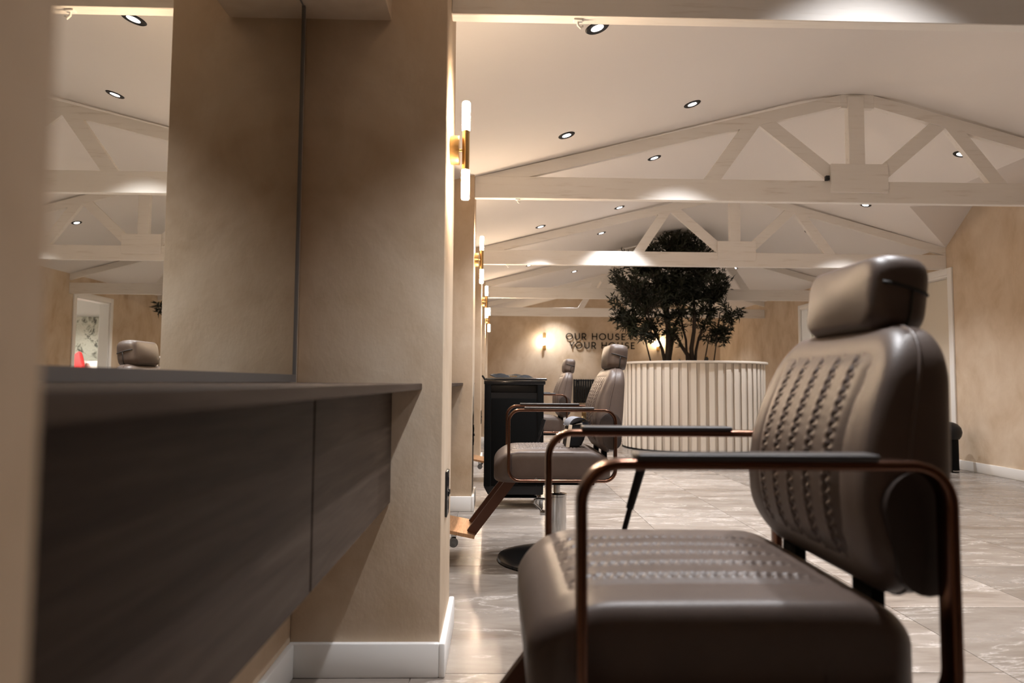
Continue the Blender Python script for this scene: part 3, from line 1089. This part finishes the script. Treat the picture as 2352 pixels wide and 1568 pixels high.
# ------------------------------------------------------------------ curved reception desk with vertical slats
DX, DY, DR = 2.71, 9.4, 0.955
e = tag(empty('reception_desk', (DX, DY, 0)), 'round cream reception desk clad in vertical slats below the tree', 'desk')
bm = bmesh.new()
n = 96
prof = [(DR - 0.09, 0.02), (DR - 0.02, 0.02), (DR - 0.02, 1.13), (DR - 0.09, 1.13)]
rings = [[bm.verts.new((r_ * math.cos(2 * PI * k / n), r_ * math.sin(2 * PI * k / n), z_)) for r_, z_ in prof] for k in range(n)]
for k in range(n):
    a_, b_ = rings[k], rings[(k + 1) % n]
    for j in range(4):
        bm.faces.new((a_[j], a_[(j + 1) % 4], b_[(j + 1) % 4], b_[j]))
bm_obj('core', bm, M['desk_core'], e, 40)
bm = bmesh.new()
prof = [(DR - 0.20, 1.13), (DR + 0.028, 1.13), (DR + 0.034, 1.136), (DR + 0.034, 1.154), (DR + 0.028, 1.16), (DR - 0.20, 1.16)]
rings = [[bm.verts.new((r_ * math.cos(2 * PI * k / n), r_ * math.sin(2 * PI * k / n), z_)) for r_, z_ in prof] for k in range(n)]
for k in range(n):
    a_, b_ = rings[k], rings[(k + 1) % n]
    for j in range(6):
        bm.faces.new((a_[j], a_[(j + 1) % 6], b_[(j + 1) % 6], b_[j]))
bm_obj('counter_ring', bm, M['slat'], e, 40)
bm = bmesh.new()
n = 90
prof = [(DR - 0.05, 0.0), (DR + 0.004, 0.0), (DR + 0.004, 0.02), (DR - 0.05, 0.02)]
rings = [[bm.verts.new((r_ * math.cos(2 * PI * k / n), r_ * math.sin(2 * PI * k / n), z_)) for r_, z_ in prof] for k in range(n)]
for k in range(n):
    a_, b_ = rings[k], rings[(k + 1) % n]
    for j in range(4):
        bm.faces.new((a_[j], a_[(j + 1) % 4], b_[(j + 1) % 4], b_[j]))
bm_obj('plinth', bm, M['black_matte'], e, 40)
NS = 54
bm = bmesh.new()
box(bm, -0.033, 0.033, -0.006, 0.006, 0.02, 1.128, 0.0015, 1)
slat_me = None
for k in range(NS):
    a = 2 * PI * k / NS + 0.03
    if slat_me is None:
        o = bm_obj('slat', bm, M['slat'], e, 40)
        slat_me = o.data
    else:
        o = new_obj('slat', slat_me, e)
    o.location = ((DR - 0.008) * math.cos(a), (DR - 0.008) * math.sin(a), 0)
    o.rotation_euler = (0, 0, a + PI / 2)

def small_bottle(px, py, hgt, rad, label, mt):
    e = tag(empty('bottle', (px, py, 1.16)), label, 'bottle')
    bm = bmesh.new()
    lathe(bm, [(0, 0), (rad, 0), (rad, hgt * 0.6), (rad * 0.5, hgt * 0.72), (rad * 0.45, hgt * 0.8), (0, hgt * 0.8)], 20)
    bm_obj('body', bm, mt, e, 40)
    bm = bmesh.new()
    lathe(bm, [(0, hgt * 0.8), (rad * 0.6, hgt * 0.8), (rad * 0.6, hgt), (0, hgt)], 16)
    bm_obj('cap', bm, M['brass'], e, 40)
small_bottle(2.66, 8.57, 0.062, 0.020, 'small dark bottle on the desk rim beside the right tree stem', M['black_gloss'])
small_bottle(2.33, 8.63, 0.028, 0.014, 'tiny dark jar on the desk rim between the tree stems', M['rubber'])

# ------------------------------------------------------------------ olive tree growing out of the desk
TX, TY = 2.48, 9.12
rt = random.Random(11)
e = tag(empty('olive_tree', (TX, TY, 0)), 'dark leafy olive tree rising from the round slatted desk', 'tree')
S = 9.12 / 1568.0
def px2(px, py, dy=0.0):
    d = 9.12 + dy
    return Vector(((px - 1144) / 1568 * d * 1.004 - TX, dy, 0.87 + (881 - py) / 1568 * d - 0.0))
bm = bmesh.new()
lathe(bm, [(0, 0), (0.34, 0), (0.38, 0.5), (0.36, 0.5), (0.35, 0.46), (0, 0.46)], 40)
pot = bm_obj('pot', bm, M['black_matte'], e, 40)
stems = [
    ([(1536, 840), (1538, 805), (1541, 770), (1540, 730), (1535, 690), (1528, 650), (1520, 610)], 0.052, 0.016, 0.0),
    ([(1534, 830), (1522, 800), (1512, 770), (1503, 745), (1490, 715), (1472, 690)], 0.026, 0.008, -0.08),
    ([(1541, 770), (1556, 745), (1568, 720), (1580, 690), (1590, 650), (1600, 610)], 0.024, 0.008, 0.10),
    ([(1592, 840), (1586, 815), (1572, 795), (1560, 775), (1548, 760)], 0.036, 0.010, 0.08),
    ([(1594, 840), (1596, 800), (1597, 760), (1598, 720), (1602, 680), (1606, 640), (1600, 600)], 0.034, 0.010, -0.05),
    ([(1598, 840), (1606, 805), (1613, 775), (1622, 745), (1634, 715), (1645, 690)], 0.022, 0.007, 0.12),
    ([(1586, 815), (1583, 780), (1575, 750), (1566, 720), (1560, 690), (1562, 640), (1560, 590)], 0.018, 0.006, 0.0),
    ([(1622, 745), (1640, 752), (1655, 762), (1668, 775)], 0.010, 0.004, 0.05),
    ([(1645, 690), (1662, 715), (1685, 722), (1700, 716)], 0.009, 0.004, -0.05),
    ([(1503, 745), (1480, 748), (1450, 742), (1425, 735)], 0.011, 0.004, -0.05),
]
branch_pts = []
bm = bmesh.new()
for pts, r0, r1, dy in stems:
    pp = []
    m_ = len(pts)
    for k, (a, b) in enumerate(pts):
        f = k / (m_ - 1)
        q = px2(a + rt.uniform(-3, 3), b, dy * f + 0.03 * rt.uniform(-1, 1))
        if k == 0:
            q.z = min(q.z, 1.05)
        pp.append(q)
    rr_ = [r0 + (r1 - r0) * k / (m_ - 1) for k in range(m_)]
    tube(bm, pp, rr_, 8)
    branch_pts += pp[2:]
# stems run down into the pot
for a in (1536, 1594):
    q = px2(a, 836)
    tube(bm, [Vector((q.x * 0.55, 0, 0.46)), Vector((q.x * 0.9, 0, 0.8)), Vector((q.x, 0, 1.06))], [0.06, 0.055, 0.05], 8)
trunk = bm_obj('trunk', bm, M['bark'], e, 60)
blobs = [(1560, 550, 46, 1.0), (1515, 578, 44, 1.0), (1610, 575, 44, 1.0), (1450, 640, 40, 0.95), (1500, 640, 55, 1.25), (1560, 640, 55, 1.25), (1620, 640, 50, 1.2), (1662, 645, 28, 0.9),
         (1415, 640, 20, 0.5), (1470, 690, 48, 1.1), (1530, 695, 52, 0.95), (1590, 690, 48, 0.8), (1645, 685, 36, 1.0), (1430, 735, 28, 0.7), (1465, 740, 36, 0.8),
         (1495, 768, 24, 0.6), (1540, 742, 36, 0.5), (1660, 735, 34, 0.75), (1650, 772, 26, 0.8), (1694, 722, 18, 0.5), (1435, 575, 14, 0.35), (1545, 775, 26, 0.35), (1612, 735, 26, 0.35),
         (1480, 610, 36, 0.9), (1640, 610, 34, 0.8), (1570, 600, 50, 1.1), (1425, 690, 22, 0.6), (1680, 750, 16, 0.4), (1592, 535, 18, 0.4), (1478, 772, 20, 0.9), (1462, 765, 16, 0.8)]
verts, faces = [], []
def add_leaf(p, d, L, W):
    d = d.normalized()
    a = d.cross(Vector((rt.uniform(-1, 1), rt.uniform(-1, 1), rt.uniform(-1, 1)))).normalized()
    nrm = d.cross(a)
    i0 = len(verts)
    verts.extend([p, p + d * L * 0.45 + a * W + nrm * L * 0.04, p + d * L, p + d * L * 0.45 - a * W + nrm * L * 0.04])
    faces.append((i0, i0 + 1, i0 + 2, i0 + 3))
bmt = bmesh.new()
for (a, b, r, dens) in blobs:
    rad = r * S
    c = px2(a, b, rt.uniform(-0.12, 0.12))
    nt = int(30 * dens * (r / 30.0) ** 1.7) + 4
    for _ in range(nt):
        while True:
            q = Vector((rt.uniform(-1, 1), rt.uniform(-1, 1), rt.uniform(-1, 1)))
            if q.length < 1:
                break
        tip = c + Vector((q.x * rad, q.y * max(rad, 0.22) * 1.3, q.z * rad))
        src = min(branch_pts, key=lambda z_: (z_ - tip).length)
        d = (tip - src)
        st = tip - d.normalized() * min(d.length, rt.uniform(0.10, 0.22))
        mid = (st + tip) / 2 + Vector((rt.uniform(-1, 1), rt.uniform(-1, 1), rt.uniform(-0.3, 1))) * 0.02
        tube(bmt, [st, mid, tip], [0.004, 0.003, 0.0015], 4, cap=False)
        if rt.random() < 0.45:
            tube(bmt, [src, (src + st) / 2 + Vector((rt.uniform(-1, 1), rt.uniform(-1, 1), rt.uniform(-1, 1))) * 0.03, st], [0.005, 0.004, 0.004], 4, cap=False)
        nl = rt.randint(12, 18)
        for k in range(nl):
            f = (k + rt.random()) / nl
            p = st.lerp(mid, f * 2) if f < 0.5 else mid.lerp(tip, f * 2 - 1)
            dd = d.normalized() * 0.7 + Vector((rt.gauss(0, 1), rt.gauss(0, 1), rt.gauss(0.1, 0.9))) * 0.62
            p2 = p + Vector((rt.gauss(0, 1), rt.gauss(0, 1), rt.gauss(0, 1))) * 0.006
            add_leaf(p2, dd, rt.uniform(0.055, 0.105), rt.uniform(0.0075, 0.012))
zmax = lambda x_: zceil(x_ + TX) - 0.015
vv = []
for v in verts:
    v = Vector(v)
    v.z = min(v.z, zmax(v.x))
    vv.append(v)
bm_obj('twigs', bmt, M['bark'], e, 60)['kind'] = 'stuff'
me = bpy.data.meshes.new('foliage')
me.from_pydata([tuple(v) for v in vv], [], faces)
fo = new_obj('foliage', me, e, M['leaf'])
fo['kind'] = 'stuff'

# ------------------------------------------------------------------ lettering on the far wall
def letter_strokes(ch):
    """strokes in a unit-height box; returns (width, [polyline...])"""
    def arc(cx, cz, rx, rz, a0, a1, n=20):
        return [(cx + rx * math.cos(R(a0 + (a1 - a0) * k / n)), cz + rz * math.sin(R(a0 + (a1 - a0) * k / n))) for k in range(n + 1)]
    if ch == 'O':
        return 1.04, [arc(0.52, 0.5, 0.455, 0.435, 0, 360, 40)]
    if ch == 'U':
        return 0.76, [[(0.07, 1.0)] + [(0.07, 0.37)] + arc(0.38, 0.37, 0.31, 0.305, 180, 360, 18)[1:] + [(0.69, 1.0)]]
    if ch == 'R':
        return 0.66, [[(0.07, 0.0), (0.07, 0.935), (0.30, 0.935)] + arc(0.32, 0.675, 0.25, 0.26, 90, -90, 14) + [(0.07, 0.415)], [(0.30, 0.42), (0.60, 0.0)]]
    if ch == 'H':
        return 0.76, [[(0.07, 0), (0.07, 1)], [(0.69, 0), (0.69, 1)], [(0.07, 0.52), (0.69, 0.52)]]
    if ch == 'S':
        return 0.62, [arc(0.31, 0.715, 0.22, 0.22, 25, 250, 16)[:-2] + [(0.31, 0.50)] + arc(0.30, 0.285, 0.25, 0.22, 70, -150, 16)]
    if ch == 'E':
        return 0.58, [[(0.55, 0.935), (0.07, 0.935), (0.07, 0.065), (0.55, 0.065)], [(0.07, 0.52), (0.48, 0.52)]]
    if ch == 'I':
        return 0.14, [[(0.07, 0), (0.07, 1)]]
    if ch == 'Y':
        return 0.70, [[(0.03, 1.0), (0.35, 0.42), (0.67, 1.0)], [(0.35, 0.45), (0.35, 0.0)]]

def ribbon(bm, pts, wdt, y0, y1):
    closed = (Vector(pts[0]) - Vector(pts[-1])).length < 1e-4
    if closed:
        pts = pts[:-1]
    m_ = len(pts)
    L_, R_ = [], []
    for i in range(m_):
        p = Vector(pts[i])
        if closed:
            d0 = (p - Vector(pts[i - 1])).normalized(); d1_ = (Vector(pts[(i + 1) % m_]) - p).normalized()
        else:
            d0 = (p - Vector(pts[max(i - 1, 0)])); d1_ = (Vector(pts[min(i + 1, m_ - 1)]) - p)
            d0 = d1_.normalized() if d0.length < 1e-9 else d0.normalized()
            d1_ = d0 if d1_.length < 1e-9 else d1_.normalized()
        n0 = Vector((-d0.y, d0.x)); n1_ = Vector((-d1_.y, d1_.x))
        nn = (n0 + n1_).normalized()
        sc_ = min(1 / max(nn.dot(n0), 0.4), 1.8)
        L_.append(p + nn * wdt / 2 * sc_); R_.append(p - nn * wdt / 2 * sc_)
    q = [[bm.verts.new((a.x, y, a.y)) for a in side] for side in (L_, R_) for y in (y0, y1)]
    l0, l1, r0, r1 = q
    for i in range(m_ if closed else m_ - 1):
        j = (i + 1) % m_
        bm.faces.new((l0[i], l0[j], r0[j], r0[i]))
        bm.faces.new((l1[i], r1[i], r1[j], l1[j]))
        bm.faces.new((l0[i], l1[i], l1[j], l0[j]))
        bm.faces.new((r0[i], r0[j], r1[j], r1[i]))
    if not closed:
        bm.faces.new((l0[0], r0[0], r1[0], l1[0]))
        bm.faces.new((l0[-1], l1[-1], r1[-1], r0[-1]))

LY = Y1 - 0.035
sg = tag(empty('wall_lettering', (1.5, Y1, 1.6)), 'black raised letters reading OUR HOUSE IS YOUR HOUSE on the far wall', 'lettering')
def word_line(items, zbase, hgt):
    for ch, zx0, zx1 in items:
        xa = (1240 + zx0 / 7.35 - 1142.5) / 1568 * LY
        xb = (1240 + zx1 / 7.35 - 1142.5) / 1568 * LY
        wd, strokes = letter_strokes(ch)
        bm = bmesh.new()
        for si, st in enumerate(strokes):
            ribbon(bm, [(a / wd * (xb - xa), b * hgt) for a, b in st], 0.0195, -0.014 - 0.0006 * si, 0.0)
        bm_obj('letter', bm, M['black_matte'], sg, loc=(xa - 1.5, LY - Y1 + 0.014, zbase - 1.6))
    return
word_line([('O', 456, 577), ('U', 606, 695), ('R', 728, 808), ('H', 902, 993), ('O', 1022, 1143), ('U', 1171, 1262), ('S', 1297, 1373), ('E', 1405, 1474), ('I', 1556, 1574), ('S', 1606, 1682)], 1.798, 0.145)
word_line([('Y', 518, 602), ('O', 618, 739), ('U', 771, 861), ('R', 893, 973), ('H', 1066, 1154), ('O', 1185, 1306), ('U', 1336, 1424), ('S', 1462, 1537), ('E', 1565, 1634)], 1.608, 0.145)

def bulb_sconce(px, label):
    xx = (px - 1142.5) / 1568 * (Y1 - 0.02)
    e = tag(empty('bulb_sconce', (xx, Y1, 1.76)), label, 'wall lamp', 'brass bulb sconces on the far wall')
    bm = bmesh.new()
    ol = rrect(-0.036, 0.036, -0.19, 0.19, 0.03, 6)
    va = [bm.verts.new((a, -0.008, b)) for a, b in ol]; vb = [bm.verts.new((a, 0, b)) for a, b in ol]
    bm.faces.new(va); bm.faces.new(vb[::-1])
    for k in range(len(ol)):
        j = (k + 1) % len(ol)
        bm.faces.new((va[k], vb[k], vb[j], va[j]))
    bm_obj('backplate', bm, M['brass'], e, 40)
    bm = bmesh.new()
    lathe(bm, [(0, -0.16), (0.022, -0.16), (0.026, -0.08), (0, -0.08)], 20, 'Z', (0, -0.06, 0))
    tube(bm, [(0, 0, -0.11), (0, -0.06, -0.11)], 0.008, 10)
    bm_obj('lamp_holder', bm, M['brass'], e, 40)
    bm = bmesh.new()
    lathe(bm, [(0, -0.08), (0.026, -0.078), (0.030, -0.05), (0.030, 0.03), (0.020, 0.055), (0, 0.062)], 20, 'Z', (0, -0.06, 0))
    bm_obj('bulb', bm, M['bulb'], e, 60)
bulb_sconce(1253, 'lit brass bulb sconce left of the wall lettering')
bulb_sconce(1517, 'lit brass bulb sconce behind the left tree stem')

# ------------------------------------------------------------------ black column radiator on the far wall
e = tag(empty('radiator', (2.05, Y1, 0.42)), 'black column radiator low on the far wall between two chair backs', 'radiator')
col_me = None
for k in range(16):
    if col_me is None:
        bm = bmesh.new()
        box(bm, -0.019, 0.019, -0.095, -0.035, 0.02, 0.53, 0.009, 3)
        o = bm_obj('column', bm, M['black'], e, 40)
        col_me = o.data
    else:
        o = new_obj('column', col_me, e)
    o.location = (-0.38 + k * 0.0505, 0, 0)
for zz in (0.045, 0.505):
    bm = bmesh.new()
    tube(bm, [(-0.40, -0.065, zz), (0.40, -0.065, zz)], 0.014, 12)
    bm_obj('header_pipe', bm, M['black'], e, 60)
for xx in (-0.3, 0.3):
    boxo('wall_bracket', xx - 0.012, xx + 0.012, -0.065, 0.0, 0.47, 0.50, M['black_matte'], e)

# ------------------------------------------------------------------ black pedal bin by the right wall
e = tag(empty('pedal_bin', (4.61, 6.9, 0)), 'black bin with domed lid by the right wall, half hidden by the near chair', 'bin')
bm = bmesh.new()
lathe(bm, [(0, 0), (0.085, 0), (0.09, 0.01), (0.088, 0.34), (0, 0.34)], 32)
bm_obj('body', bm, M['black_matte'], e, 40)
bm = bmesh.new()
lathe(bm, [(0, 0.33), (0.10, 0.33), (0.118, 0.36), (0.125, 0.40), (0.115, 0.445), (0.085, 0.48), (0.045, 0.498), (0, 0.503)], 32)
bm_obj('lid', bm, M['black'], e, 40)
boxo('pedal', -0.03, 0.03, -0.125, -0.07, 0.012, 0.022, M['chrome'], e, bevel=0.003)

# ------------------------------------------------------------------ furniture in the back room
e = tag(empty('daybed', (6.3, 12.55, 0)), 'white upholstered daybed in the back room, seen in the mirror', 'daybed')
boxo('base', -0.9, 0.9, -0.45, 0.5, 0.10, 0.62, M['linen'], e, bevel=0.03, seg=3)
boxo('mattress', -0.88, 0.88, -0.44, 0.48, 0.62, 0.80, M['linen'], e, bevel=0.05, seg=4)
boxo('headboard', -0.92, 0.92, 0.50, 0.60, 0.1, 1.22, M['grey_fabric'], e, bevel=0.02, seg=2)
for xx in (-0.8, 0.8):
    for yy in (-0.38, 0.45):
        boxo('leg', xx - 0.03, xx + 0.03, yy - 0.03, yy + 0.03, 0, 0.10, M['black_matte'], e)
def cushion(loc, size, rot, mt, label):
    bm = bmesh.new()
    ol = rrect(-size / 2, size / 2, -size / 2, size / 2, 0.04, 4)
    def cm(u, v, t):
        f = (1 - (2 * u / size) ** 2 * 0.8) * (1 - (2 * v / size) ** 2 * 0.8)
        return (u, (t - 0.5) * (0.05 + 0.12 * max(0, f)), v)
    pillow(bm, ol, cm, 0.3, 0.05)
    o = bm_obj('cushion', bm, mt, None, 180)
    o.location = loc
    o.rotation_euler = rot
    tag(o, label, 'cushion', 'cushions on the daybed')
cushion((6.42, 12.50, 1.095), 0.42, (R(-16), R(38), R(20)), M['red'], 'bright red cushion propped on the white daybed, seen in the mirror')
cushion((6.12, 12.62, 1.01), 0.40, (R(-20), R(4), 0), M['linen'], 'white cushion beside the red one on the daybed')
art = tag(boxo('wall_panel_picture', 6.25, 7.25, 13.555, 13.598, 1.02, 2.1, M['marble_art'], bevel=0.003), 'large grey marbled wall panel in the back room', 'wall panel')
for xx, yy, lab in ((6.9, 12.2, 'bright downlight in the back room ceiling nearer the marbled panel'), (6.2, 10.9, 'bright downlight in the back room ceiling nearer the doorway')):
    e = tag(empty('downlight', (xx, yy, 2.4195)), lab, 'downlight', 'back room downlights')
    new_obj('bezel', ring_src, e)
    new_obj('lens', lens_src, e)
    light_spot('downlight_lamp', e, (0, 0, -0.012), SPOT_W * 1.6, (1, 0.96, 0.92), 140, 0.6, 0.04)
